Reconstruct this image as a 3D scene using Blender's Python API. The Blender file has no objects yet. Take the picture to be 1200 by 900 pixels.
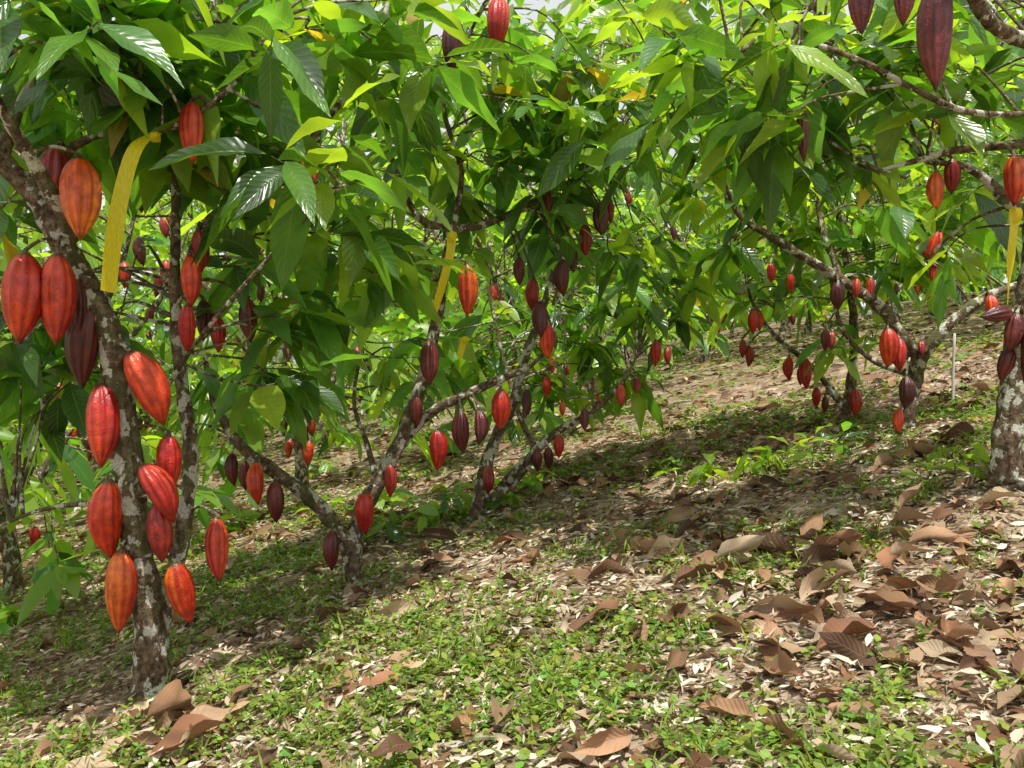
import bpy, math, numpy as np
from mathutils import Vector
rng=np.random.default_rng(7)
sc=bpy.context.scene
CAMZ=1.0
def at(u,v,d):
    # site survey: bearing / elevation slope from the tripod, range in metres
    return np.array([(u-600)/1000*d, d, CAMZ+(450-v)/1000*d])

# ------------------------------------------------------------ terrain
def H(x,y):
    x=np.asarray(x,float); y=np.asarray(y,float)
    z=.2*25*np.tanh(x/25)+.05*60*np.tanh(y/60)-.05
    z=z+.025*np.sin(1.7*x+.6*y+1)+.02*np.sin(2.3*y-1.1*x)+.012*np.sin(4.1*x+3.3*y)+.008*np.sin(7.9*x-6.3*y+2)
    z=z+.006*np.sin(13*x+5*y)+.005*np.sin(17*y-9*x)
    return z
def VEG(x,y):
    a=.8*np.sin(1.3*x+.7*y+.4)+.8*np.sin(2.1*y-1.5*x+2)+.7*np.sin(3.7*x+2.9*y)+.8*np.sin(5.3*y-4.1*x+1)+.7*np.sin(9.1*x+7.7*y)+.6*np.sin(15.1*x-11.7*y)
    return 1/(1+np.exp(-(a*1.5-.7)))
def ground_d(u,v):
    d=1.5
    while d<60:
        p=at(u,v,d)
        if p[2]<=H(p[0],p[1]): return d
        d+=.02
    return d

# ------------------------------------------------------------ mesh helper
def new_mesh(name,V,F,mats,attrs=None,smooth=True,parent=None,origin=(0,0,0),midx=None):
    if not isinstance(F,list): F=[F]
    V=np.asarray(V,float)-np.asarray(origin,float)
    me=bpy.data.meshes.new(name)
    me.vertices.add(len(V)); me.vertices.foreach_set("co",V.astype(np.float32).ravel())
    idx=np.concatenate([f.ravel() for f in F]); 
    tot=np.concatenate([np.full(len(f),f.shape[1]) for f in F])
    st=np.concatenate([[0],np.cumsum(tot)[:-1]])
    me.loops.add(len(idx)); me.loops.foreach_set("vertex_index",idx.astype(np.int32))
    me.polygons.add(len(tot)); me.polygons.foreach_set("loop_start",st.astype(np.int32))
    try: me.polygons.foreach_set("loop_total",tot.astype(np.int32))
    except Exception: pass
    for k,a in (attrs or {}).items():
        at_=me.attributes.new(k,'FLOAT_VECTOR','POINT')
        at_.data.foreach_set("vector",np.asarray(a,np.float32).ravel())
    me.update(calc_edges=True)
    me.polygons.foreach_set("use_smooth",np.full(len(tot),smooth))
    for m in mats: me.materials.append(m)
    ob=bpy.data.objects.new(name,me); sc.collection.objects.link(ob)
    if parent is not None: ob.parent=parent
    else: ob.location=origin
    return ob

# ------------------------------------------------------------ materials
def mat(name):
    m=bpy.data.materials.new(name); m.use_nodes=True
    nt=m.node_tree; nt.nodes.clear()
    return m,nt,nt.nodes,nt.links
def N(ns,t,**k):
    n=ns.new(t)
    for a,b in k.items():
        setattr(n,a,b)
    return n
def attr(ns,name):
    n=ns.new('ShaderNodeAttribute'); n.attribute_name=name; return n
def mth(ns,ls,op,a,b=None,clamp=False):
    n=ns.new('ShaderNodeMath'); n.operation=op; n.use_clamp=clamp
    for i,x in enumerate((a,b)):
        if x is None: continue
        if isinstance(x,(int,float)): n.inputs[i].default_value=x
        else: ls.new(x,n.inputs[i])
    return n.outputs[0]
def mix(ns,ls,fac,a,b,bt='MIX'):
    n=ns.new('ShaderNodeMix'); n.data_type='RGBA'; n.blend_type=bt
    for i,x in ((0,fac),(6,a),(7,b)):
        if isinstance(x,(int,float)): n.inputs[i].default_value=x
        elif isinstance(x,tuple): n.inputs[i].default_value=(*x,1)
        else: ls.new(x,n.inputs[i])
    return n.outputs[2]
def ramp(ns,ls,src,stops):
    n=ns.new('ShaderNodeValToRGB'); e=n.color_ramp.elements
    while len(e)<len(stops): e.new(.5)
    for i,(p,c) in enumerate(stops):
        e[i].position=p; e[i].color=(*c,1) if len(c)==3 else c
    ls.new(src,n.inputs[0]); return n.outputs[0]

def leaf_mat(name,trans=.35,rough=.38,veinc=(.16,.26,.06),tcol=(1.7,1.55,.5),spec=.5,bump=.5,va=.35,lite=False):
    m,nt,ns,ls=mat(name)
    col=attr(ns,'Col').outputs['Color']
    p=ns.new('ShaderNodeBsdfPrincipled')
    luv=ns.new('ShaderNodeSeparateXYZ'); ls.new(attr(ns,'LUV').outputs['Vector'],luv.inputs[0])
    s,w=luv.outputs[0],luv.outputs[1]
    aw=mth(ns,ls,'ABSOLUTE',w)
    mid=mth(ns,ls,'SUBTRACT',1.,mth(ns,ls,'MULTIPLY',aw,14.),True)
    if lite:
        c1=mix(ns,ls,mth(ns,ls,'MULTIPLY',mid,.5),col,veinc)
    else:
        ph=mth(ns,ls,'SUBTRACT',mth(ns,ls,'MULTIPLY',s,68.),mth(ns,ls,'MULTIPLY',aw,13.))
        sv=mth(ns,ls,'SINE',ph)
        vein=mth(ns,ls,'POWER',mth(ns,ls,'MAXIMUM',sv,0.),8.)
        vm=mth(ns,ls,'MAXIMUM',mth(ns,ls,'MULTIPLY',vein,va),mid)
        nz=N(ns,'ShaderNodeTexNoise'); nz.inputs['Scale'].default_value=16; nz.inputs['Detail'].default_value=2
        c0=mix(ns,ls,1.,col,ramp(ns,ls,nz.outputs[0],[(.3,(.7,.7,.7)),(.7,(1.3,1.25,1.15))]),'MULTIPLY')
        c1=mix(ns,ls,mth(ns,ls,'MULTIPLY',vm,.6),c0,veinc)
        b=ns.new('ShaderNodeBump'); b.inputs['Strength'].default_value=bump; b.inputs['Distance'].default_value=.004
        hh=mth(ns,ls,'ADD',mth(ns,ls,'MULTIPLY',sv,.4),mth(ns,ls,'MULTIPLY',mid,-1.))
        ls.new(hh,b.inputs['Height']); ls.new(b.outputs[0],p.inputs['Normal'])
    ls.new(c1,p.inputs['Base Color'])
    p.inputs['Roughness'].default_value=rough; p.inputs['Specular IOR Level'].default_value=spec
    t=ns.new('ShaderNodeBsdfTranslucent')
    ls.new(mix(ns,ls,1.,c1,tcol,'MULTIPLY'),t.inputs[0])
    ms=ns.new('ShaderNodeMixShader'); ms.inputs[0].default_value=trans
    ls.new(p.outputs[0],ms.inputs[1]); ls.new(t.outputs[0],ms.inputs[2])
    o=ns.new('ShaderNodeOutputMaterial'); ls.new(ms.outputs[0],o.inputs[0])
    return m
M_leaf=leaf_mat('cacao_leaf_green',.5,.28,(.2,.34,.08),(2.5,2.25,.6),1.0,.4)
M_leaff=leaf_mat('cacao_leaf_green_far_haze',.52,.33,(.24,.38,.09),(2.6,2.4,.65),.85,lite=True)  # far copy of the leaf green, lightened to suggest distance haze
M_dry=leaf_mat('dry_leaf_brown',.1,.65,(.3,.2,.12),(1.2,1.,.7),.25,.3,.15)
M_frag=leaf_mat('leaf_fragment_brown',.1,.7,(.3,.2,.12),(1.2,1.,.7),.2,lite=True)
M_weed=leaf_mat('weed_green',.35,.5,(.2,.34,.08),(1.6,1.6,.5),.3,lite=True)

def bark_mat():
    m,nt,ns,ls=mat('mottled_bark')
    tc=ns.new('ShaderNodeTexCoord')
    mp=ns.new('ShaderNodeMapping'); mp.inputs['Scale'].default_value=(1,1,.85); ls.new(tc.outputs['Object'],mp.inputs[0])
    def nn(s,d,r=.6):
        n=N(ns,'ShaderNodeTexNoise'); n.inputs['Scale'].default_value=s; n.inputs['Detail'].default_value=d; n.inputs['Roughness'].default_value=r
        ls.new(mp.outputs[0],n.inputs['Vector']); return n.outputs[0]
    n1=nn(34,5,.65); n2=nn(7,3); n3=nn(110,3); n4=nn(16,4,.6)
    c=ramp(ns,ls,n1,[(.3,(.035,.023,.015)),(.43,(.1,.065,.04)),(.56,(.2,.145,.095)),(.68,(.32,.25,.17))])
    c=mix(ns,ls,ramp(ns,ls,n2,[(.48,(0,0,0)),(.6,(.6,.6,.6))]),c,(.1,.115,.04))
    c=mix(ns,ls,ramp(ns,ls,n4,[(.54,(0,0,0)),(.565,(.85,.85,.85))]),c,(.62,.61,.52))
    c=mix(ns,ls,.6,c,ramp(ns,ls,n3,[(.3,(.4,.4,.4)),(.7,(1.3,1.3,1.3))]),'MULTIPLY')
    p=ns.new('ShaderNodeBsdfPrincipled'); ls.new(c,p.inputs['Base Color']); p.inputs['Roughness'].default_value=.9; p.inputs['Specular IOR Level'].default_value=.2
    b=ns.new('ShaderNodeBump'); b.inputs['Strength'].default_value=1; b.inputs['Distance'].default_value=.012
    ls.new(mth(ns,ls,'ADD',n1,mth(ns,ls,'MULTIPLY',n3,.4)),b.inputs['Height']); ls.new(b.outputs[0],p.inputs['Normal'])
    o=ns.new('ShaderNodeOutputMaterial'); ls.new(p.outputs[0],o.inputs[0]); return m
M_bark=bark_mat()

def pod_mat():
    m,nt,ns,ls=mat('cocoa_pod_skin')
    col=attr(ns,'Col').outputs['Color']
    tc=ns.new('ShaderNodeTexCoord')
    n=N(ns,'ShaderNodeTexNoise'); n.inputs['Scale'].default_value=140; n.inputs['Detail'].default_value=4
    n2=N(ns,'ShaderNodeTexNoise'); n2.inputs['Scale'].default_value=28; n2.inputs['Detail'].default_value=5
    for q in (n,n2): ls.new(tc.outputs['Object'],q.inputs['Vector'])
    c=mix(ns,ls,.85,col,ramp(ns,ls,n2.outputs[0],[(.3,(.55,.4,.45)),(.7,(1.35,1.5,1.2))]),'MULTIPLY')
    c=mix(ns,ls,ramp(ns,ls,n.outputs[0],[(.58,(0,0,0)),(.7,(.5,.5,.5))]),c,(.07,.025,.015))
    p=ns.new('ShaderNodeBsdfPrincipled'); ls.new(c,p.inputs['Base Color'])
    ls.new(ramp(ns,ls,n2.outputs[0],[(.3,(.42,.42,.42)),(.7,(.25,.25,.25))]),p.inputs['Roughness'])
    p.inputs['Specular IOR Level'].default_value=.55
    b=ns.new('ShaderNodeBump'); b.inputs['Strength'].default_value=.6; b.inputs['Distance'].default_value=.004
    ls.new(mth(ns,ls,'ADD',n.outputs[0],n2.outputs[0]),b.inputs['Height']); ls.new(b.outputs[0],p.inputs['Normal'])
    o=ns.new('ShaderNodeOutputMaterial'); ls.new(p.outputs[0],o.inputs[0]); return m
M_pod=pod_mat()

def ground_mat():
    m,nt,ns,ls=mat('leaf_littered_soil')
    tc=ns.new('ShaderNodeTexCoord')
    veg=ns.new('ShaderNodeSeparateXYZ'); ls.new(attr(ns,'Veg').outputs['Vector'],veg.inputs[0])
    def nz(s,d=3,r=.65):
        n=N(ns,'ShaderNodeTexNoise'); n.inputs['Scale'].default_value=s; n.inputs['Detail'].default_value=d; n.inputs['Roughness'].default_value=r
        ls.new(tc.outputs['Object'],n.inputs['Vector']); return n.outputs[0]
    wn=N(ns,'ShaderNodeTexNoise'); wn.inputs['Scale'].default_value=6; ls.new(tc.outputs['Object'],wn.inputs['Vector'])
    wv=mix(ns,ls,.12,tc.outputs['Object'],wn.outputs['Color'],'ADD')
    def vor(s):
        v=N(ns,'ShaderNodeTexVoronoi'); v.inputs['Scale'].default_value=s; ls.new(wv,v.inputs['Vector']); return v
    v1=vor(17); v2=vor(45)
    sx=ns.new('ShaderNodeSeparateColor'); ls.new(v1.outputs['Color'],sx.inputs[0])
    sy=ns.new('ShaderNodeSeparateColor'); ls.new(v2.outputs['Color'],sy.inputs[0])
    c1=ramp(ns,ls,sx.outputs[0],[(0,(.12,.07,.045)),(.4,(.3,.205,.135)),(.75,(.48,.37,.26)),(1,(.62,.5,.38))])
    c2=ramp(ns,ls,sy.outputs[1],[(0,(.08,.05,.033)),(.5,(.33,.235,.16)),(1,(.6,.48,.36))])
    c=mix(ns,ls,.5,c1,c2)
    c=mix(ns,ls,ramp(ns,ls,nz(4,4),[(.5,(0,0,0)),(.6,(.6,.6,.6))]),c,(.18,.115,.072))
    fine=nz(60)
    c=mix(ns,ls,.7,c,ramp(ns,ls,fine,[(.3,(.45,.45,.45)),(.7,(1.4,1.4,1.4))]),'MULTIPLY')
    g=ramp(ns,ls,fine,[(.3,(.04,.075,.015)),(.7,(.18,.26,.055))])
    gm=mth(ns,ls,'MULTIPLY',veg.outputs[0],mth(ns,ls,'MULTIPLY',ramp(ns,ls,nz(24),[(.46,(0,0,0)),(.56,(1,1,1))]),.75))
    c=mix(ns,ls,gm,c,g)
    p=ns.new('ShaderNodeBsdfPrincipled'); ls.new(c,p.inputs['Base Color']); p.inputs['Roughness'].default_value=.9; p.inputs['Specular IOR Level'].default_value=.2
    b=ns.new('ShaderNodeBump'); b.inputs['Strength'].default_value=.8; b.inputs['Distance'].default_value=.03
    ls.new(nz(45),b.inputs['Height']); ls.new(b.outputs[0],p.inputs['Normal'])
    o=ns.new('ShaderNodeOutputMaterial'); ls.new(p.outputs[0],o.inputs[0]); return m
M_ground=ground_mat()
def simple(name,c,rough=.5,trans=0):
    m,nt,ns,ls=mat(name)
    n=N(ns,'ShaderNodeTexNoise'); n.inputs['Scale'].default_value=30
    cc=mix(ns,ls,1.,c,ramp(ns,ls,n.outputs[0],[(.3,(.85,.85,.85)),(.7,(1.1,1.1,1.1))]),'MULTIPLY')
    p=ns.new('ShaderNodeBsdfPrincipled'); ls.new(cc,p.inputs['Base Color']); p.inputs['Roughness'].default_value=rough
    t=ns.new('ShaderNodeBsdfTranslucent'); ls.new(cc,t.inputs[0])
    ms=ns.new('ShaderNodeMixShader'); ms.inputs[0].default_value=trans
    ls.new(p.outputs[0],ms.inputs[1]); ls.new(t.outputs[0],ms.inputs[2])
    o=ns.new('ShaderNodeOutputMaterial'); ls.new(ms.outputs[0],o.inputs[0]); return m
M_tape=simple('yellow_plastic_tape',(.97,.8,.03),.35,.35)
M_stake=simple('white_painted_stake',(.6,.6,.55),.6)

# ------------------------------------------------------------ leaf builder
PS=np.array([0,.1,.25,.42,.6,.76,.89,1.]); PW=np.array([.03,.42,.82,1.,.95,.68,.28,.02])
class Leaves:
    def __init__(s): s.a=[]
    def add(s,base,dirv,up,L,W,droop,col,fold,twist):
        s.a.append((base,dirv,up,L,W,droop,col,fold,twist))
    def cat(s):
        return [np.concatenate([np.atleast_2d(x[i]) if i in(0,1,2,6) else np.atleast_1d(x[i]) for x in s.a]) for i in range(9)]
    def build(s,name,m,rows=8,cols=5,parent=None,origin=(0,0,0),jag=0,wv=.04):
        B,D,U,L,W,Dr,C,Fo,Tw=s.cat(); n=len(B)
        D=D/np.linalg.norm(D,axis=1,keepdims=True)
        S=np.cross(D,U); S/=np.linalg.norm(S,axis=1,keepdims=True)+1e-9
        Nn=np.cross(S,D)
        ss=np.linspace(0,1,rows); pw=np.interp(ss,PS,PW); ww=np.linspace(-1,1,cols)
        s_=ss[None,:,None,None]; w_=ww[None,None,:,None]; p_=pw[None,:,None,None]
        if jag: p_=p_*(1-jag*rng.random((n,rows,cols,1)))
        e=lambda a:a[:,None,None,:]; f=lambda a:a[:,None,None,None]
        ang=f(Tw)*s_
        Sx=e(S)*np.cos(ang)+e(Nn)*np.sin(ang); Nx=-e(S)*np.sin(ang)+e(Nn)*np.cos(ang)
        ph=rng.uniform(0,6.28,n)
        wav=wv*np.sin(s_*9+f(ph)+w_*1.5)*np.abs(w_)+wv*.8*np.sin(s_*5+f(ph)*2)*(1 if wv>.05 else 0)
        P=e(B)+f(L)*(s_*e(D)) - f(L*Dr)*s_**2*np.array([0,0,1.])*.5 - f(L*Dr)*s_**2*.15*e(D)
        P=P+f(W)*p_*w_*Sx + Nx*(f(W)*p_*np.abs(w_)**1.3*f(Fo)+f(L)*wav*p_)
        V=P.reshape(-1,3)
        uv=np.zeros((n,rows,cols,3)); uv[...,0]=ss[None,:,None]; uv[...,1]=ww[None,None,:]
        Cc=np.broadcast_to(C[:,None,None,:],(n,rows,cols,3))
        q=np.arange(rows*cols).reshape(rows,cols)
        fq=np.stack([q[:-1,:-1],q[:-1,1:],q[1:,1:],q[1:,:-1]],-1).reshape(-1,4)
        F=(fq[None]+(np.arange(n)*rows*cols)[:,None,None]).reshape(-1,4)
        return new_mesh(name,V,F,[m],{'Col':Cc.reshape(-1,3),'LUV':uv.reshape(-1,3)},True,parent,origin)

def leafcols(n,young=.25):
    c=np.array([.078,.195,.03])*rng.uniform(.4,1.65,(n,1))
    c[:,2]*=rng.uniform(.7,1.9,n)
    y=np.array([.26,.40,.048])*rng.uniform(.8,1.3,(n,1))
    k=(rng.random((n,1))<young)*rng.uniform(.4,1,(n,1))
    c=c*(1-k)+y*k
    b=(rng.random((n,1))<.008); return np.where(b,np.array([[.4,.3,.06]]),c)
def cluster(LV,c,out,n=9,Lm=.27,young=.25,tw=.28):
    out=out/(np.linalg.norm(out)+1e-6)
    td=out+np.array([0,0,.1])+rng.normal(0,.25,3); td/=np.linalg.norm(td)
    t=np.linspace(.1,1,n); az=np.arange(n)*2.4+rng.uniform(0,6)
    base=c+td*(t[:,None]-.3)*tw
    h=np.stack([np.cos(az),np.sin(az),np.zeros(n)],1)
    D=td*.45*t[:,None]*1.5+h*.8+np.stack([np.zeros(n),np.zeros(n),-rng.uniform(-.25,1.0,n)],1)
    U=np.array([0,0,1.])+rng.normal(0,.38,(n,3))
    L=Lm*rng.uniform(.5,1.3,n)
    LV.add(base,D,U,L,L*rng.uniform(.145,.2,n),rng.uniform(.1,.9,n),leafcols(n,np.clip(young+rng.choice([-.2,0,0,.4]),0,1)),rng.uniform(.05,.45,n),rng.uniform(-.8,.8,n))
    return td

# ------------------------------------------------------------ tubes
def catmull(P,k=6):
    P=np.asarray(P,float); Q=np.vstack([2*P[0]-P[1],P,2*P[-1]-P[-2]]); out=[]
    for i in range(1,len(Q)-2):
        for t in np.arange(k)/k:
            a,b,c,d=Q[i-1],Q[i],Q[i+1],Q[i+2]
            out.append(.5*((2*b)+(-a+c)*t+(2*a-5*b+4*c-d)*t*t+(-a+3*b-3*c+d)*t**3))
    out.append(P[-1]); return np.array(out)
class Tubes:
    def __init__(s): s.V=[];s.F=[];s.T=[];s.n=0
    def add(s,pts,k=6,sides=12,rough=.0):
        A=catmull(pts,k); P=A[:,:3]; R=np.maximum(A[:,3],.0012)
        T=np.gradient(P,axis=0); T/=np.linalg.norm(T,axis=1,keepdims=True)+1e-9
        ref=np.array([1.,0,0]) if abs(T[0,0])<.8 else np.array([0,1.,0])
        X=[]; x=ref
        for t in T:
            x=x-t*np.dot(x,t); x=x/np.linalg.norm(x); X.append(x)
        X=np.array(X); Y=np.cross(T,X)
        th=np.arange(sides)/sides*2*np.pi
        rr=R[:,None]*np.ones((1,sides))
        if rough>0:
            ph=rng.uniform(0,6.28,5); i=np.arange(len(P))[:,None]
            rr=rr*(1+rough*(np.sin(th*2+i*.45+ph[0])*.5+np.sin(th*3-i*.9+ph[1])*.45+np.sin(i*1.3+ph[2])*.35+np.sin(th*5+i*1.9+ph[3])*.3+rng.normal(0,.3,rr.shape)))
        V=P[:,None,:]+rr[...,None]*(np.cos(th)[None,:,None]*X[:,None,:]+np.sin(th)[None,:,None]*Y[:,None,:])
        m=len(P); q=np.arange(m*sides).reshape(m,sides); q2=np.roll(q,-1,1)
        F=np.stack([q[:-1],q2[:-1],q2[1:],q[1:]],-1).reshape(-1,4)
        V=np.vstack([V.reshape(-1,3),P[-1:]+T[-1:]*R[-1]*.6]); tip=m*sides
        Tt=np.stack([q[-1],q2[-1],np.full(sides,tip)],-1)
        s.V.append(V); s.F.append(F+s.n); s.T.append(Tt+s.n); s.n+=len(V)
        return P,R
    def build(s,name,m,parent=None,origin=(0,0,0)):
        return new_mesh(name,np.vstack(s.V),[np.vstack(s.F),np.vstack(s.T)],[m],None,True,parent,origin)

# ------------------------------------------------------------ pods
KC={'r':((.42,.012,.013),(.78,.08,.02)),'o':((.55,.028,.012),(.9,.22,.02)),'m':((.07,.01,.013),(.2,.028,.026)),'d':((.23,.012,.015),(.42,.035,.022)),'y':((.7,.09,.015),(.97,.42,.03))}
class Pods:
    def __init__(s): s.V=[];s.F=[];s.C=[];s.n=0
    def add(s,top,bot,kind='r',wr=.21,segs=50,rings=24):
        top=np.asarray(top,float);bot=np.asarray(bot,float)
        ax=bot-top; L=np.linalg.norm(ax); ax/=L
        x=np.cross(ax,[.3,1,.1]); x/=np.linalg.norm(x); y=np.cross(ax,x)
        t=np.linspace(0,1,rings); R=L*wr*.9*rng.uniform(.93,1.05)
        pr=np.interp(t,[0,.03,.08,.16,.28,.42,.58,.72,.84,.92,.97,1],[.1,.3,.52,.76,.95,1,.95,.8,.54,.3,.14,.03])
        th=np.arange(segs)/segs*2*np.pi+rng.uniform(0,6)
        g=np.cos(10*(th-th[0])); g2=np.cos(5*(th-th[0]))
        lob=1+(.085*g+.04*g2)[None,:]*np.sin(np.pi*np.clip(t,0.02,.98))[:,None]**.5
        rr=R*pr[:,None]*lob*(1+rng.normal(0,.01,(rings,segs)))
        bend=rng.normal(0,.04,2)*L
        V=top+ax*(t*L)[:,None,None]+rr[...,None]*(np.cos(th)[None,:,None]*x+np.sin(th)[None,:,None]*y)+((t*(1-t))*4)[:,None,None]*(bend[0]*x+bend[1]*y)
        a,b=[np.array(q) for q in KC[kind]]
        hue=rng.uniform(-.15,.25)
        side=.45*np.cos(th-rng.uniform(0,6))
        k=np.clip(.2-.3*g[None,:]+hue+side[None,:]*.9+.6*(t[:,None]-.5)*rng.choice([-1,1])+rng.normal(0,.06,(rings,segs)),0,1)[...,None]
        C=a*(1-k)+b*k
        C=C*rng.uniform(.85,1.12)
        C[0]=C[1]=np.array([.12,.06,.03]); C[-1]=C[-2]=C[-2]*.4
        q=np.arange(rings*segs).reshape(rings,segs); q2=np.roll(q,-1,1)
        F=np.stack([q[:-1],q[1:],q2[1:],q2[:-1]],-1).reshape(-1,4)
        s.V.append(V.reshape(-1,3)); s.C.append(C.reshape(-1,3)); s.F.append(F+s.n); s.n+=rings*segs
    def build(s,name,m,parent=None,origin=(0,0,0)):
        return new_mesh(name,np.vstack(s.V),np.vstack(s.F),[m],{'Col':np.vstack(s.C)},True,parent,origin)

def empty(name,loc):
    e=bpy.data.objects.new(name,None); e.empty_display_size=.2; e.location=loc; sc.collection.objects.link(e); return e

# ------------------------------------------------------------ hand-surveyed trees
def build_tree(limbs,pods,fol,Lm=.28,young=.28,dens=.85):
    T=Tubes(); LV=Leaves(); PD=Pods()
    samp=[];srad=[]
    base=None
    for li,lb in enumerate(limbs):
        pts=[np.append(at(u,v,d),r*.92) for u,v,d,r in lb['p']]
        if lb.get('root'):
            b=pts[0].copy(); b[2]=H(b[0],b[1])
            pts[0][2]=b[2]+.06
            r0=pts[0][3]
            pts=[np.array([b[0]+.01,b[1],b[2]-.12,r0*1.7]),np.array([b[0],b[1],b[2],r0*1.35])]+pts
            if base is None: base=b[:3].copy()
        P,R=T.add(pts,10,18 if pts[1][3]>.02 else 8,.12 if pts[1][3]>.02 else .06)
        samp.append(P); srad.append(R)
    samp=np.vstack(samp); srad=np.concatenate(srad)
    e=empty('cacao_tree',base)
    for p in pods:
        u1,v1,u2,v2,d,k=p[:6]; wr=p[6] if len(p)>6 else .21
        a=at(u1,v1,d); b=at(u2,v2,d+rng.uniform(-.04,.04)); PD.add(a,b,k,wr)
        dd=np.linalg.norm(samp-a,axis=1)+np.where(samp[:,2]<a[2]-.02,.15,0)
        i=np.argmin(dd); q=samp[i]
        mid=(q+a)/2+np.array([0,0,.02+.1*dd[i]*.5])
        T.add([np.append(q,.008),np.append(mid,.006),np.append(a-(b-a)*.02,.007),np.append(a+(b-a)*.03,.009)],4,6)
    for f in fol:
        u,v,d,rx,ry,rz,n=f; c=at(u,v,d)
        for _ in range(int(round(n*dens))):
            o=rng.normal(0,.5,3); o=np.clip(o,-1,1)*np.array([rx,ry,rz]); p=c+o
            i=np.argmin(np.linalg.norm(samp-p,axis=1)+np.where(samp[:,2]>p[2]+.1,.2,0)+np.where(srad<.006,.1,0)); q=samp[i]
            out=p-q; dist=np.linalg.norm(out)
            td=cluster(LV,p,out*np.array([1,1,.4]),rng.integers(6,10),Lm,young)
            if dist>1.6: q=p-out/dist*.5
            m1=q+(p-q)*.5+np.array([0,0,.12*min(dist,1)])+rng.normal(0,.05,3)
            T.add([np.append(q,min(.011,.004+.007*dist)),np.append(m1,.005),np.append(p,.0035),np.append(p+td*.18,.002)],4,6)
    T.build('trunk_and_branches',M_bark,e,base)
    LV.build('foliage',M_leaf,8,5,e,base)
    PD.build('cocoa_pods',M_pod,e,base)
    return e

d1=ground_d(178,815); d2=ground_d(415,688); d3=ground_d(558,612)
dr1=ground_d(1178,570); dr2=ground_d(1062,505); dr3=ground_d(988,500)
D=d1
build_tree([
 {'root':1,'p':[(178,800,D,.07),(174,720,D,.062),(160,640,D-.02,.058),(150,540,D-.03,.056),(140,460,D-.05,.052),(126,385,D-.08,.05),(95,325,D-.1,.05),(68,275,D-.15,.045),(40,228,D-.15,.04),(0,185,D-.2,.034),(-60,110,D-.25,.03),(-110,0,D-.2,.02)]},
 {'p':[(176,760,D+.02,.04),(198,700,D+.1,.034),(216,610,D+.16,.032),(224,530,D+.2,.03),(212,440,D+.24,.028),(205,340,D+.26,.024),(206,220,D+.3,.018),(200,100,D+.3,.014),(185,-20,D+.3,.01)]},
 {'p':[(72,285,D-.15,.045),(80,262,D-.17,.036),(45,200,D-.3,.026),(15,150,D-.4,.02),(-20,90,D-.5,.014)]},
 {'p':[(95,325,D-.1,.04),(55,240,D-.05,.024),(70,190,D,.018),(110,160,D,.015),(190,152,D-.05,.014),(250,120,D-.1,.012),(290,75,D-.1,.01),(330,10,D-.1,.006)]},
 {'p':[(210,345,D+.26,.022),(240,265,D+.25,.022),(290,232,D+.3,.022),(335,208,D+.35,.02),(375,150,D+.4,.018),(420,90,D+.5,.016),(450,20,D+.5,.012),(470,-60,D+.6,.008)]},
 {'p':[(195,455,D+.12,.009),(235,395,D+.0,.0085),(290,330,D-.15,.008),(350,265,D-.25,.006),(400,215,D-.3,.003)]},
 {'p':[(0,185,D-.2,.03),(30,110,D-.1,.018),(70,45,D,.014),(140,15,D,.012),(230,22,D,.009),(290,30,D,.004)]},
 {'p':[(165,585,D,.02),(100,590,D+.1,.012),(40,600,D+.15,.008),(-30,630,D+.2,.005)]},
 ],[
 (225,118,226,193,D-.1,'r',.2),(66,172,60,240,D-.1,'d',.3),(92,183,94,282,D-.25,'y',.24),(30,295,22,403,D-.3,'r',.22),(67,295,65,404,D-.3,'r',.21),
 (90,328,88,405,D-.15,'m'),(106,350,97,456,D-.1,'m',.18),(150,410,192,499,D-.14,'r',.21),(118,448,118,549,D-.1,'r',.2),
 (197,508,197,580,D-.05,'r',.21),(165,543,204,613,D-.14,'r',.22),(128,560,131,656,D-.1,'o',.2),(183,590,190,660,D-.12,'d',.22),
 (142,642,139,743,D-.1,'o',.19),(204,658,224,731,D-.1,'o',.21),(254,605,257,682,D,'r',.19),(359,187,364,240,D-.05,'r',.26),
 (232,268,236,320,D+.1,'d',.22),(222,298,224,360,D+.05,'r',.2),(220,355,222,417,D+.05,'r',.16),(290,348,294,402,D+.3,'m'),(252,368,256,414,D+.3,'r'),
 (238,350,238,400,D+.35,'m'),(192,575,176,600,D+.2,'d')],
 [(50,40,D-.1,.35,.3,.22,10),(170,50,D,.35,.4,.22,11),(300,60,D+.1,.35,.4,.3,11),(410,60,D+.3,.35,.4,.3,11),(260,180,D+.4,.35,.4,.2,8),(370,180,D+.5,.35,.4,.25,8),
  (330,330,D+.35,.25,.3,.2,5),(390,215,D-.3,.1,.1,.08,3),(390,320,D+.5,.25,.3,.2,5),(30,90,D+.4,.4,.4,.4,10),(140,150,D+.7,.35,.3,.3,10),(300,430,D+.2,.15,.2,.14,4),(60,380,D+.8,.4,.3,.3,9),
  (-80,200,D,.4,.5,.5,6),(20,440,D+.7,.3,.3,.2,7),(200,-80,D+.1,.8,.5,.3,7),(20,10,D-.5,.3,.2,.15,4),(380,260,D+.2,.2,.2,.2,4),(90,20,D+.8,.7,.4,.4,14),(330,10,D+.9,.7,.4,.4,12)],.31,.26,.9)
D=d2
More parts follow.
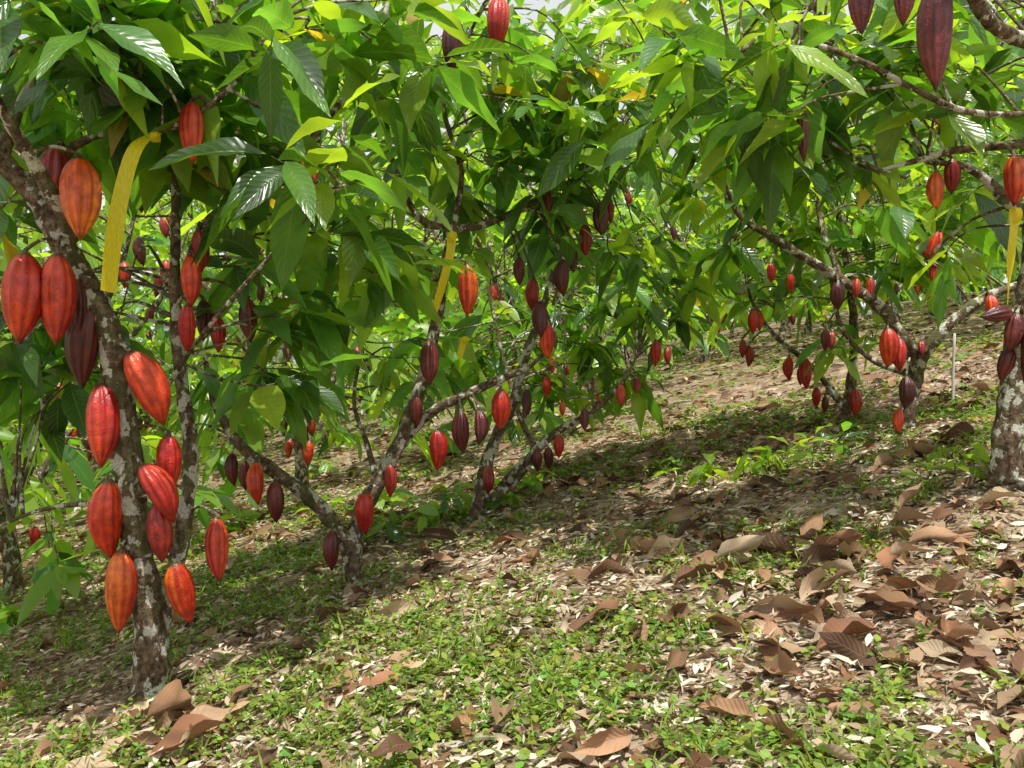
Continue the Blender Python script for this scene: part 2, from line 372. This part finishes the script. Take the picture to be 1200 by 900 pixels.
build_tree([
 {'root':1,'p':[(415,680,D,.05),(408,640,D,.046),(372,592,D-.05,.04),(325,555,D-.1,.036),(288,528,D-.12,.03),(255,480,D-.1,.022),(240,420,D,.014)]},
 {'p':[(412,672,D,.045),(418,620,D+.03,.045),(437,578,D+.06,.043),(465,525,D+.1,.04),(492,455,D+.15,.036),(510,385,D+.2,.032),(520,320,D+.2,.03),(528,270,D+.2,.026),(500,262,D+.2,.022),(478,235,D+.2,.018),(455,170,D+.3,.014),(440,90,D+.3,.01)]},
 {'p':[(450,545,D+.1,.03),(500,488,D+.2,.028),(540,465,D+.2,.026),(585,445,D+.3,.022),(622,428,D+.3,.014),(650,400,D+.3,.008)]},
 {'p':[(528,270,D+.2,.024),(570,262,D+.3,.022),(620,240,D+.3,.019),(680,205,D+.4,.016),(740,165,D+.5,.012),(775,120,D+.5,.008)]},
 {'p':[(530,275,D+.2,.02),(540,200,D+.2,.016),(520,120,D+.1,.013),(550,40,D,.01),(590,-30,D,.008)]},
 {'p':[(445,575,D+.1,.02),(430,520,D+.4,.016),(415,470,D+.6,.012),(425,400,D+.8,.01)]},
 ],[
 (428,575,429,626,D-.05,'r',.22),(457,543,457,583,D,'d'),(390,620,389,669,D-.1,'m'),(300,540,303,592,D-.2,'o'),(322,563,324,613,D-.2,'m'),(272,530,275,570,D-.1,'m'),(288,540,288,575,D,'m'),
 (503,398,503,452,D+.05,'m'),(488,462,488,502,D+.05,'m'),(546,308,547,371,D+.05,'o',.2),(587,455,586,504,D+.15,'r',.23),(512,503,512,552,D+.1,'r',.22),(540,480,543,532,D+.15,'m'),(561,480,561,521,D+.15,'m'),
 (641,378,642,421,D+.25,'r',.22),(660,303,661,348,D+.25,'m',.23),(633,352,634,396,D+.25,'m'),(625,325,625,366,D+.3,'d'),(686,262,686,301,D+.3,'d'),(703,236,705,276,D+.3,'m',.25),(716,235,716,262,D+.4,'d'),
 (529,25,529,86,D-.5,'m',.2),(585,-5,582,63,D-.6,'r',.19),(641,225,641,255,D+.3,'m'),(672,285,672,320,D+.35,'m'),(608,300,609,335,D+.5,'m')],
 [(470,120,D+.3,.4,.4,.3,10),(520,60,D+.1,.35,.4,.25,9),(600,90,D+.3,.4,.4,.3,11),(640,180,D+.3,.35,.4,.25,10),(700,210,D+.4,.35,.3,.2,10),(560,200,D+.2,.35,.3,.2,9),(740,130,D+.5,.35,.4,.3,9),
  (610,290,D+.5,.3,.3,.15,5),(450,290,D+.6,.3,.3,.25,7),(425,330,D+.2,.15,.15,.12,3),(700,20,D+.4,.6,.5,.3,10),(450,420,D+.9,.3,.3,.3,8),(280,470,D+.3,.3,.3,.3,6),(740,270,D+.6,.2,.3,.15,4),(560,-80,D,.9,.8,.4,5)])
D=d3
build_tree([
 {'root':1,'p':[(560,600,D,.05),(566,560,D,.045),(580,515,D,.04),(602,470,D,.036),(615,420,D,.03),(640,350,D+.1,.026),(660,280,D+.1,.02),(690,200,D+.2,.016),(700,100,D+.2,.01)]},
 {'p':[(585,575,D+.05,.034),(612,545,D-.1,.032),(650,508,D-.1,.026),(695,482,D-.1,.02),(728,450,D-.1,.014),(745,420,D-.1,.008)]},
 {'p':[(562,585,D,.034),(590,575,D,.032),(625,530,D+.2,.026),(610,490,D+.3,.02),(590,420,D+.4,.014),(570,330,D+.5,.01)]},
 ],[
 (572,545,572,580,D-.1,'d'),(655,508,655,537,D-.15,'r',.24),(629,525,630,553,D-.15,'m'),(642,523,643,550,D-.15,'m'),(728,450,728,476,D-.15,'r'),(768,398,768,430,D,'r'),(700,463,701,482,D,'r'),(685,478,685,505,D-.15,'m'),(659,470,659,488,D-.1,'o'),
 (617,455,618,487,D-.1,'m'),(783,405,783,428,D+.2,'d'),(745,440,745,462,D+.1,'d'),(640,440,640,466,D+.3,'r')],
 [(560,400,D+.6,.35,.4,.3,10),(660,380,D+.6,.35,.4,.25,10),(740,360,D+.4,.35,.3,.25,9),(780,300,D+.5,.3,.3,.25,7),(700,430,D+.6,.35,.3,.15,7),(700,300,D+.8,.4,.4,.3,9),(620,450,D+1,.4,.3,.25,9),(760,200,D+.5,.5,.5,.4,11),(650,60,D+.5,.8,.6,.5,10)],.28,.4)
D=dr1
build_tree([
 {'root':1,'p':[(1178,560,D,.07),(1184,480,D,.06),(1194,400,D,.055),(1212,300,D,.05),(1216,240,D,.045),(1250,160,D,.035),(1270,60,D,.03),(1280,-60,D,.02)]},
 {'p':[(1216,255,D,.04),(1185,240,D-.1,.03),(1160,215,D-.1,.022),(1130,195,D-.1,.016),(1085,190,D-.1,.01)]},
 {'p':[(1250,160,D,.03),(1200,168,D-.2,.02),(1120,176,D-.2,.018),(1075,188,D-.2,.014),(1030,200,D-.2,.008)]},
 {'p':[(1260,110,D-.1,.03),(1210,132,D-.3,.015),(1130,130,D-.4,.013),(1060,98,D-.5,.012),(1010,72,D-.5,.011),(940,50,D-.4,.01),(870,60,D-.2,.008),(810,100,D,.006)]},
 {'p':[(1270,60,D-.2,.03),(1210,50,D-.6,.028),(1165,30,D-.8,.025),(1140,-5,D-.9,.022),(1110,-60,D-1,.018),(1040,-90,D-1,.014),(990,-95,D-1,.01)]},
 ],[
 (1012,-45,1010,41,D-1,'m',.19),(1058,-40,1058,31,D-1,'m',.19),(1099,-30,1097,106,D-.9,'m',.15),(1097,200,1098,246,D-.15,'o',.24),(1115,185,1115,228,D-.1,'d',.24),(1188,182,1188,242,D-.3,'o',.24),
 (940,125,942,190,D-.3,'m',.12),(1088,300,1100,270,D+.2,'r'),(1185,365,1150,372,D-.2,'m',.22),(1192,366,1182,412,D-.2,'m',.25),(1205,380,1200,450,D-.2,'m'),(1186,405,1172,446,D-.15,'m',.22),(1152,90,1152,128,D,'m')],
 [(1100,30,D,.35,.4,.25,8),(1000,60,D-.2,.35,.4,.3,9),(1180,90,D+.1,.3,.3,.3,6),(1060,130,D,.35,.3,.2,6),(900,110,D-.2,.35,.4,.25,8),(850,60,D-.1,.35,.4,.3,8),(960,150,D,.3,.3,.2,6),(1150,260,D+.6,.3,.3,.2,3),
  (1100,-80,D,.9,.6,.3,6),(820,150,D+.3,.3,.4,.25,8),(1300,250,D,.4,.5,.5,7),(870,-20,D,.4,.4,.3,5)])
D=dr2
build_tree([
 {'root':1,'p':[(1062,498,D,.055),(1068,460,D,.05),(1074,430,D,.046),(1055,392,D-.1,.04),(1030,358,D-.1,.036),(985,328,D-.1,.032),(940,300,D-.1,.028),(900,275,D-.1,.024),(865,250,D-.1,.018),(845,200,D-.1,.012)]},
 {'p':[(1072,435,D,.045),(1090,405,D-.1,.04),(1115,378,D-.1,.036),(1160,346,D-.1,.03),(1230,318,D-.1,.024),(1280,250,D,.016)]},
 {'p':[(985,328,D-.1,.02),(960,250,D,.018),(965,190,D,.014),(940,120,D,.01)]},
 {'p':[(1072,440,D,.03),(1020,420,D+.2,.02),(985,380,D+.3,.016),(970,300,D+.4,.012)]},
 ],[
 (1040,383,1040,431,D-.25,'r',.24),(1053,395,1054,436,D-.2,'r',.22),(1062,440,1060,480,D-.15,'m',.24),(1020,325,1020,350,D-.1,'d'),(982,330,982,364,D-.2,'m',.25),(1003,325,1003,350,D-.1,'d'),(967,385,967,412,D,'m'),(1054,478,1054,508,D-.1,'r'),
 (1080,398,1081,417,D-.1,'d'),(1160,345,1160,376,D-.2,'r',.25),(903,308,903,331,D-.1,'r',.25),(927,320,927,344,D-.1,'r'),(883,362,882,392,D+.4,'r'),(1085,305,1104,272,D,'r',.2),(1095,308,1092,330,D,'r'),(975,388,974,410,D+.1,'d')],
 [(900,220,D+.1,.4,.4,.25,9),(960,260,D+.2,.4,.4,.25,10),(1060,280,D+.3,.35,.4,.2,8),(1120,230,D+.3,.5,.4,.3,10),(1000,200,D+.3,.5,.5,.3,11),(860,280,D+.3,.25,.3,.2,5),(1000,390,D+.5,.2,.2,.15,3),(900,130,D+.5,.7,.6,.5,13),(1130,100,D+.5,.7,.6,.5,14)],.28,.38)
D=dr3
build_tree([
 {'root':1,'p':[(988,494,D,.045),(996,460,D,.04),(1000,420,D,.034),(1000,370,D,.03),(992,310,D,.024),(980,240,D,.016),(970,150,D,.01)]},
 {'p':[(990,480,D,.03),(965,445,D,.024),(940,420,D,.02),(905,390,D,.016),(880,350,D,.012),(870,300,D,.008)]},
 ],[
 (925,418,925,446,D-.1,'r',.24),(945,420,945,456,D-.1,'r',.22),(957,453,957,478,D-.1,'r'),(967,464,966,484,D-.1,'m'),(1001,455,1001,487,D-.1,'r',.24),(870,397,870,420,D,'d'),(877,404,877,430,D,'d'),(890,365,890,388,D,'r'),(937,430,938,452,D,'d')],
 [(930,330,D+.3,.5,.4,.25,8),(1000,300,D+.3,.5,.5,.3,9),(880,320,D+.4,.4,.4,.25,8),(960,200,D+.3,.8,.6,.5,13)],.28,.45)

# ------------------------------------------------------------ grove trees (variants, linked data)
def variant(low,nc=76,Lm=.32,hi=3.4,npod=22,haze_tint=.5):  # last argument: share of paler leaves, raised to colour in far haze
    T=Tubes(); LV=Leaves(); PD=Pods(); samp=[]
    lean=rng.normal(0,.15,2)
    j=np.array([lean[0],lean[1],rng.uniform(.5,.8)])
    P,R=T.add([(0,0,-.3,.09),(0,0,0,.075),(lean[0]*.5,lean[1]*.5,.4,.06),(*j,.055)],6,10,.08); samp.append(P)
    nl=rng.integers(4,6)
    for k in range(nl):
        a=k*6.28/nl+rng.uniform(-.3,.3); h=np.array([math.cos(a),math.sin(a),0])
        r1,r2=rng.uniform(.5,.7),rng.uniform(1.2,1.6)
        P,R=T.add([(*j,.045),(*(j+h*r1*.5+[0,0,.4]),.036),(*(j+h*r1+[0,0,1.0]),.03),(*(j+h*r2*.8+[0,0,1.6]),.02),(*(j+h*r2+[0,0,2.3]),.01)],6,8,.08); samp.append(P)
    S=np.vstack(samp)
    for _ in range(nc):
        a=rng.uniform(0,6.28); r=1.75*math.sqrt(rng.random()); z=rng.uniform(low,hi)
        if z<1.4: r=rng.uniform(.7,1.8)
        p=np.array([r*math.cos(a),r*math.sin(a),z]); i=np.argmin(np.linalg.norm(S-p,axis=1)); q=S[i]
        td=cluster(LV,p,(p-q)*[1,1,.4],rng.integers(7,11),Lm,haze_tint)
        m1=(p+q)/2+[0,0,.12]; T.add([(*q,.011),(*m1,.006),(*p,.004),(*(p+td*.18),.002)],3,5)
    for _ in range(npod):
        q=S[rng.integers(0,len(S))]+rng.normal(0,.05,3)
        if q[2]<.35: q[2]=.5
        L=rng.uniform(.16,.24); PD.add(q,q+[rng.normal(0,.02),rng.normal(0,.02),-L],rng.choice(['r','d','m','m','o']),.22,20,12)
    return (T,LV,PD)
def build_far(locs,specs,name):
    data=[];roots=[]
    for sp in specs:
        T,LV,PD=variant(*sp[0])
        e=empty(name,(0,0,0))
        a=T.build('trunk_and_branches',M_bark,e); b=LV.build('foliage',M_leaff,5,3,e)
        ms=[a.data,b.data]
        if PD.V: c=PD.build('cocoa_pods',M_pod,e); ms.append(c.data)
        data.append(ms); roots.append(e)
    first=[True]*len(specs)
    for (x,y,k) in locs:
        if first[k]: e=roots[k]; first[k]=False
        else:
            e=empty(name,(0,0,0))
            for nm,me in zip(('trunk_and_branches','foliage','cocoa_pods'),data[k]):
                o=bpy.data.objects.new(nm,me); sc.collection.objects.link(o); o.parent=e
        e.location=(x,y,float(H(x,y))); e.rotation_euler=(0,0,rng.uniform(0,6.28)); s=rng.uniform(.9,1.15)*specs[k][1]; e.scale=(s,s,s*rng.uniform(.9,1.1))
locs=[(-3.5,6.0,0),(-4.6,4.4,0),(-1.9,7.7,0),(.1,8.9,0),(3.4,15.2,1),(5.2,16.5,1),(1.1,12.2,1),(8.5,13.5,1),(7,10,2),(5.6,12.3,1),(2.5,18.5,1)]
for gy in np.arange(5.2,27,3.6):
    for gx in np.arange(-20,26,3.4):
        x=gx+rng.normal(0,.5); y=gy+rng.normal(0,.5)
        if abs(x)>.7*y+3: continue
        if y<7.9 and -5.5<x<4.8: continue
        if y<14.5 and abs(x-.24*y)<1.3: continue
        if min((x-a)**2+(y-b)**2 for a,b,_ in locs)<3.5: continue
        k=rng.integers(0,2) if x<0 else rng.integers(1,4)
        locs.append((x,y,int(k)))
print('far trees',len(locs))
build_far(locs,[((.35,),1),((.7,),1),((1.1,),1),((1.2,),1)],'cacao_tree')
build_far([(-13,22,0),(-9.5,15,1),(-5,19,1),(2.5,23,0),(8.5,20,1),(15,25,0),(21,22,1),(-20,26,1),(-1,30,0),(10,31,1)],[((1.1,110,.15,3.4,0,.6),2.7),((1.1,110,.15,3.4,0,.6),2.9)],'shade_tree')

# distant forest mass
LV=Leaves(); T=Tubes()
n=15000
x=rng.uniform(-55,60,n); y=rng.uniform(34,48,n); z=H(x,y)+rng.random(n)**1.1*(17+3*np.sin(x*.35)+2*np.sin(x*.9+2))
az=rng.uniform(0,6.28,n)
Dv=np.stack([np.cos(az),np.sin(az),-rng.uniform(0,1,n)],1)
LV.add(np.stack([x,y,z],1),Dv,np.array([0,0,1.])+rng.normal(0,.4,(n,3)),rng.uniform(.7,1.4,n),rng.uniform(.22,.42,n),rng.uniform(.2,.7,n),leafcols(n,.6),rng.uniform(.1,.4,n),rng.uniform(-.5,.5,n))  # paler leaf mix, distance brightness put into the colour
fo=empty('distant_forest',(0,40,0))
LV.build('foliage',M_leaff,4,3,fo,(0,40,0))
for k in range(26):
    xx=-52+k*4.3+rng.normal(0,.8); yy=rng.uniform(38,48); h=float(H(xx,yy))
    T.add([(xx,yy,h-.5,.3),(xx+.2,yy,h+3,.22),(xx+rng.normal(0,.5),yy,h+7,.14),(xx+rng.normal(0,1),yy,h+12,.05)],4,8,.05)
T.build('trunks',M_bark,fo,(0,40,0))

# ------------------------------------------------------------ ground
t=np.linspace(-1,1,420); k=5.2
gx=220*np.sinh(k*t)/np.sinh(k)+.5; gy=220*np.sinh(k*t)/np.sinh(k)+4
X,Y=np.meshgrid(gx,gy,indexing='ij'); Z=H(X,Y)
V=np.stack([X,Y,Z],-1).reshape(-1,3); q=np.arange(len(V)).reshape(X.shape)
F=np.stack([q[:-1,:-1],q[1:,:-1],q[1:,1:],q[:-1,1:]],-1).reshape(-1,4)
vg=VEG(X,Y).ravel()
new_mesh('ground',V,F,[M_ground],{'Veg':np.stack([vg]*3,1)})

def slope_up(x,y):
    e=.03; return np.stack([-(H(x+e,y)-H(x-e,y))/(2*e),-(H(x,y+e)-H(x,y-e))/(2*e),np.ones_like(x)],1)
PAL=np.array([[.33,.19,.11],[.44,.3,.19],[.18,.095,.055],[.55,.42,.3],[.28,.14,.08],[.12,.07,.045],[.4,.24,.15]])
STRAW=np.array([[.7,.6,.46],[.6,.48,.34],[.42,.32,.21],[.76,.68,.55]])
def cols(n,pal): return pal[rng.integers(0,len(pal),n)]*rng.uniform(.65,1.12,(n,1))
def litter(n,y0,y1,Ls,pw=1.,tiltr=.22,lift=.008,pal=PAL,wr=(.15,.23),dens=False):
    y=y0+(y1-y0)*rng.random(n)**pw; x=(rng.random(n)*2-1)*(y*.68+1.2)
    if dens:
        kp=rng.random(n)<(.12+.65*(1-VEG(x,y))+.25*(x>.12*y)); x=x[kp];y=y[kp];n=len(x)
    az=rng.uniform(0,6.28,n)
    U=slope_up(x,y); U/=np.linalg.norm(U,axis=1,keepdims=True)
    h=np.stack([np.cos(az),np.sin(az),np.zeros(n)],1); Dv=h-U*np.sum(h*U,1,keepdims=True)
    Dv=Dv+U*rng.normal(0,.12,n)[:,None]+U*.04
    L=rng.uniform(*Ls,n)
    B=np.stack([x,y,H(x,y)+lift+rng.random(n)*.015],1)
    return [B,Dv,U+rng.normal(0,tiltr,(n,3)),L,L*rng.uniform(*wr,n),rng.uniform(-.25,.4,n),cols(n,pal),rng.uniform(-.3,1.1,n),rng.uniform(-1.6,1.6,n)]
LV=Leaves(); LV.add(*litter(2800,1.4,7.5,(.05,.16),1.2,dens=True)); LV.add(*litter(130,1.6,5,(.13,.22),1,.5,.02))
LV.build('dry_leaf_litter',M_dry,9,5,jag=.12,wv=.07)
LV=Leaves(); LV.add(*litter(6500,5.5,26,(.1,.2),1.3)); LV.add(*litter(24000,1.4,9,(.015,.06),1.2,.4,.004))
LV.add(*litter(38000,1.4,8,(.02,.08),1.2,.4,.008,STRAW,(.03,.18)))
LV.build('leaf_fragments',M_frag,4,3)
LV=Leaves()
for (cx,cy,s,n) in [(1.15,2.75,.26,28),(1.05,3.3,.28,28),(1.45,2.6,.26,16),(-1.0,2.75,.1,6),(.85,2.35,.3,8),(1.6,3.4,.4,22),(-.95,2.6,.15,7),(.4,3.0,.35,8),(2.3,4.2,.5,18),(.2,2.4,.3,5),(1.5,4.2,.5,10)]:
    a=litter(n,2,3,(.1,.24),1,.7,.01)
    x=cx+rng.normal(0,s,n); y=cy+rng.normal(0,s*.6,n)
    a[0]=np.stack([x,y,H(x,y)+.01+rng.random(n)*.04],1); a[8]=rng.uniform(-2.4,2.4,n); a[7]=rng.uniform(.1,1.5,n); LV.add(*a)
LV.build('dry_leaf_pile',M_dry,11,7,jag=.12,wv=.08)

# weeds
def weeds(n,y0,y1,sz,pw=1.3,k=7):
    y=y0+(y1-y0)*rng.random(n)**pw; x=(rng.random(n)*2-1)*(y*.68+1)
    keep=rng.random(n)<VEG(x,y)**1.1; x=x[keep];y=y[keep];n=len(x)
    hgt=rng.uniform(.01,.055,n)
    xr=np.repeat(x,k);yr=np.repeat(y,k); m=n*k
    px=xr+rng.normal(0,.018,m); py=yr+rng.normal(0,.018,m)
    az=rng.uniform(0,6.28,m)
    B=np.stack([px,py,H(px,py)+np.repeat(hgt,k)*rng.uniform(.3,1.1,m)],1)
    Dv=np.stack([np.cos(az),np.sin(az),rng.uniform(-.3,.7,m)],1)
    L=rng.uniform(*sz,m)
    c=np.array([.16,.28,.045])*rng.uniform(.5,1.6,(m,1)); c[:,0]*=rng.uniform(.8,1.6,m)
    return B,Dv,np.array([0,0,1.])+rng.normal(0,.3,(m,3)),L,L*rng.uniform(.25,.42,m),rng.uniform(0,.5,m),c,rng.uniform(0,.4,m),rng.uniform(-.3,.3,m)
LV=Leaves(); LV.add(*weeds(19000,1.4,6.5,(.012,.036))); LV.add(*weeds(12000,5,20,(.03,.07),1.2,5))
a=list(weeds(9000,1.4,8,(.04,.09),1.2,3)); a[1][:,2]=rng.uniform(.5,2,len(a[3])); a[4]=a[3]*.04; LV.add(*a)
LV.build('ground_weeds',M_weed,4,3)
T=Tubes()
for _ in range(170):
    y=rng.uniform(1.6,7); x=rng.uniform(-.65,.65)*y; a=rng.uniform(0,6.28); l=rng.uniform(.08,.3); pts=[]
    for s in (0,.35,.7,1):
        xx=x+math.cos(a)*l*s+rng.normal(0,.01); yy=y+math.sin(a)*l*s+rng.normal(0,.01); pts.append((xx,yy,float(H(xx,yy))+.012,.004*(1.2-s*.8)))
    T.add(pts,3,5)
T.build('fallen_twigs',M_bark)

LV=Leaves(); T=Tubes()
for (u,v,n,s,Lm) in [(20,735,4,.12,.2),(175,775,3,.05,.07),(560,600,8,.35,.22),(900,560,7,.3,.16),(830,575,4,.2,.15),(1150,560,4,.15,.12),(440,600,5,.3,.2),(480,620,4,.2,.2),(350,560,6,.4,.22),(60,600,5,.3,.2)]:
    d=ground_d(u,v); b=at(u,v,d)
    for _ in range(n):
        x=b[0]+rng.normal(0,s); y=b[1]+rng.normal(0,s*.6); z=float(H(x,y))
        cluster(LV,np.array([x,y,z+.09]),np.array([rng.normal(0,.4),rng.normal(0,.4),.8]),6,Lm,.6,.12)
        T.add([(x,y,z-.02,.004),(x,y,z+.05,.003),(x,y,z+.12,.002)],3,5)
sp=empty('ground_sprigs',(0,0,0)); LV.build('leaves',M_leaf,6,3,sp); T.build('stems',M_bark,sp)

# ------------------------------------------------------------ ribbons and stake
def ribbon(pts,w,knot):
    P=catmull([np.append(at(*p),0) for p in pts],8)[:,:3]; n=len(P)
    a=np.linspace(0,1.4,n)+.2*np.sin(np.linspace(0,9,n)); s=np.stack([np.cos(a*.6),np.sin(a),.15*np.sin(a*3)],1)*w/2
    V=np.stack([P-s,P,P+s],1); V[:,1]+=np.array([0,.006,0])
    V=V.reshape(-1,3); q=np.arange(n*3).reshape(n,3)
    F=np.stack([q[:-1,:-1],q[:-1,1:],q[1:,1:],q[1:,:-1]],-1).reshape(-1,4)
    o=new_mesh('yellow_marker_ribbon',V,F,[M_tape],None,True,None,P[0])
    c=P[0]; th=np.linspace(0,2*np.pi,17); r=knot
    L=np.stack([np.stack([c[0]+s_*.012+0*th,c[1]+r*np.cos(th),c[2]-r*.8+r*np.sin(th)],1) for s_ in (-1,1)],1).reshape(-1,3)
    q=np.arange(34).reshape(17,2); F=np.stack([q[:-1,0],q[:-1,1],q[1:,1],q[1:,0]],-1)
    new_mesh('loop',L,F,[M_tape],None,True,o,P[0])
ribbon([(182,156,d1-.12),(160,172,d1-.2),(145,215,d1-.22),(134,275,d1-.23),(127,342,d1-.23)],.05,.018)
ribbon([(530,272,d2+.1),(527,300,d2+.08),(518,335,d2+.08),(508,368,d2+.08)],.045,.03)
ribbon([(1190,245,dr1-.15),(1187,280,dr1-.16),(1183,320,dr1-.16),(1181,356,dr1-.15)],.05,.03)
ribbon([(545,395,d2+.6),(542,405,d2+.6),(540,413,d2+.6),(539,420,d2+.6)],.04,.02)
T=Tubes(); b=at(1117,475,ground_d(1117,475)); z=float(H(b[0],b[1]))
T.add([(b[0],b[1],z-.1,.01),(b[0],b[1],z+.2,.01),(b[0]+.01,b[1],z+.5,.009)],3,8); T.build('white_marker_stake',M_stake)

# ------------------------------------------------------------ light, sky, camera
sd=Vector((.1,-.32,1.0)).normalized()
L=bpy.data.lights.new('sun','SUN'); L.energy=5; L.angle=math.radians(.5); L.color=(1,.965,.88)
so=bpy.data.objects.new('sun',L); so.rotation_euler=sd.to_track_quat('Z','Y').to_euler(); so.location=(0,0,20); sc.collection.objects.link(so)
w=bpy.data.worlds.new('World'); sc.world=w; w.use_nodes=True; nt=w.node_tree; ns=nt.nodes; ls=nt.links
bg=ns['Background']; st=ns.new('ShaderNodeTexSky'); st.sky_type='NISHITA'; st.sun_disc=False
st.sun_elevation=math.asin(sd.z); st.sun_rotation=math.atan2(sd.x,sd.y); st.dust_density=3
# white veil added to the sky, whitens the gaps and fills shadows
tc=ns.new('ShaderNodeTexCoord'); cn=N(ns,'ShaderNodeTexNoise'); cn.inputs['Scale'].default_value=2.2; cn.inputs['Detail'].default_value=5
ls.new(tc.outputs['Generated'],cn.inputs['Vector'])
cm=ramp(ns,ls,cn.outputs[0],[(.3,(.5,.5,.5)),(.6,(.92,.92,.92))])
ls.new(mix(ns,ls,cm,st.outputs[0],(6.6,6.6,6.3)),bg.inputs[0]); bg.inputs[1].default_value=.15
cam=bpy.data.cameras.new('camera'); cam.lens=30; cam.sensor_width=36; cam.clip_end=800; cam.clip_start=.05
co=bpy.data.objects.new('camera',cam); co.location=(0,0,CAMZ); co.rotation_euler=(math.radians(90),0,0); sc.collection.objects.link(co); sc.camera=co
sc.view_settings.view_transform='Standard'; sc.view_settings.look='None'; sc.view_settings.exposure=0
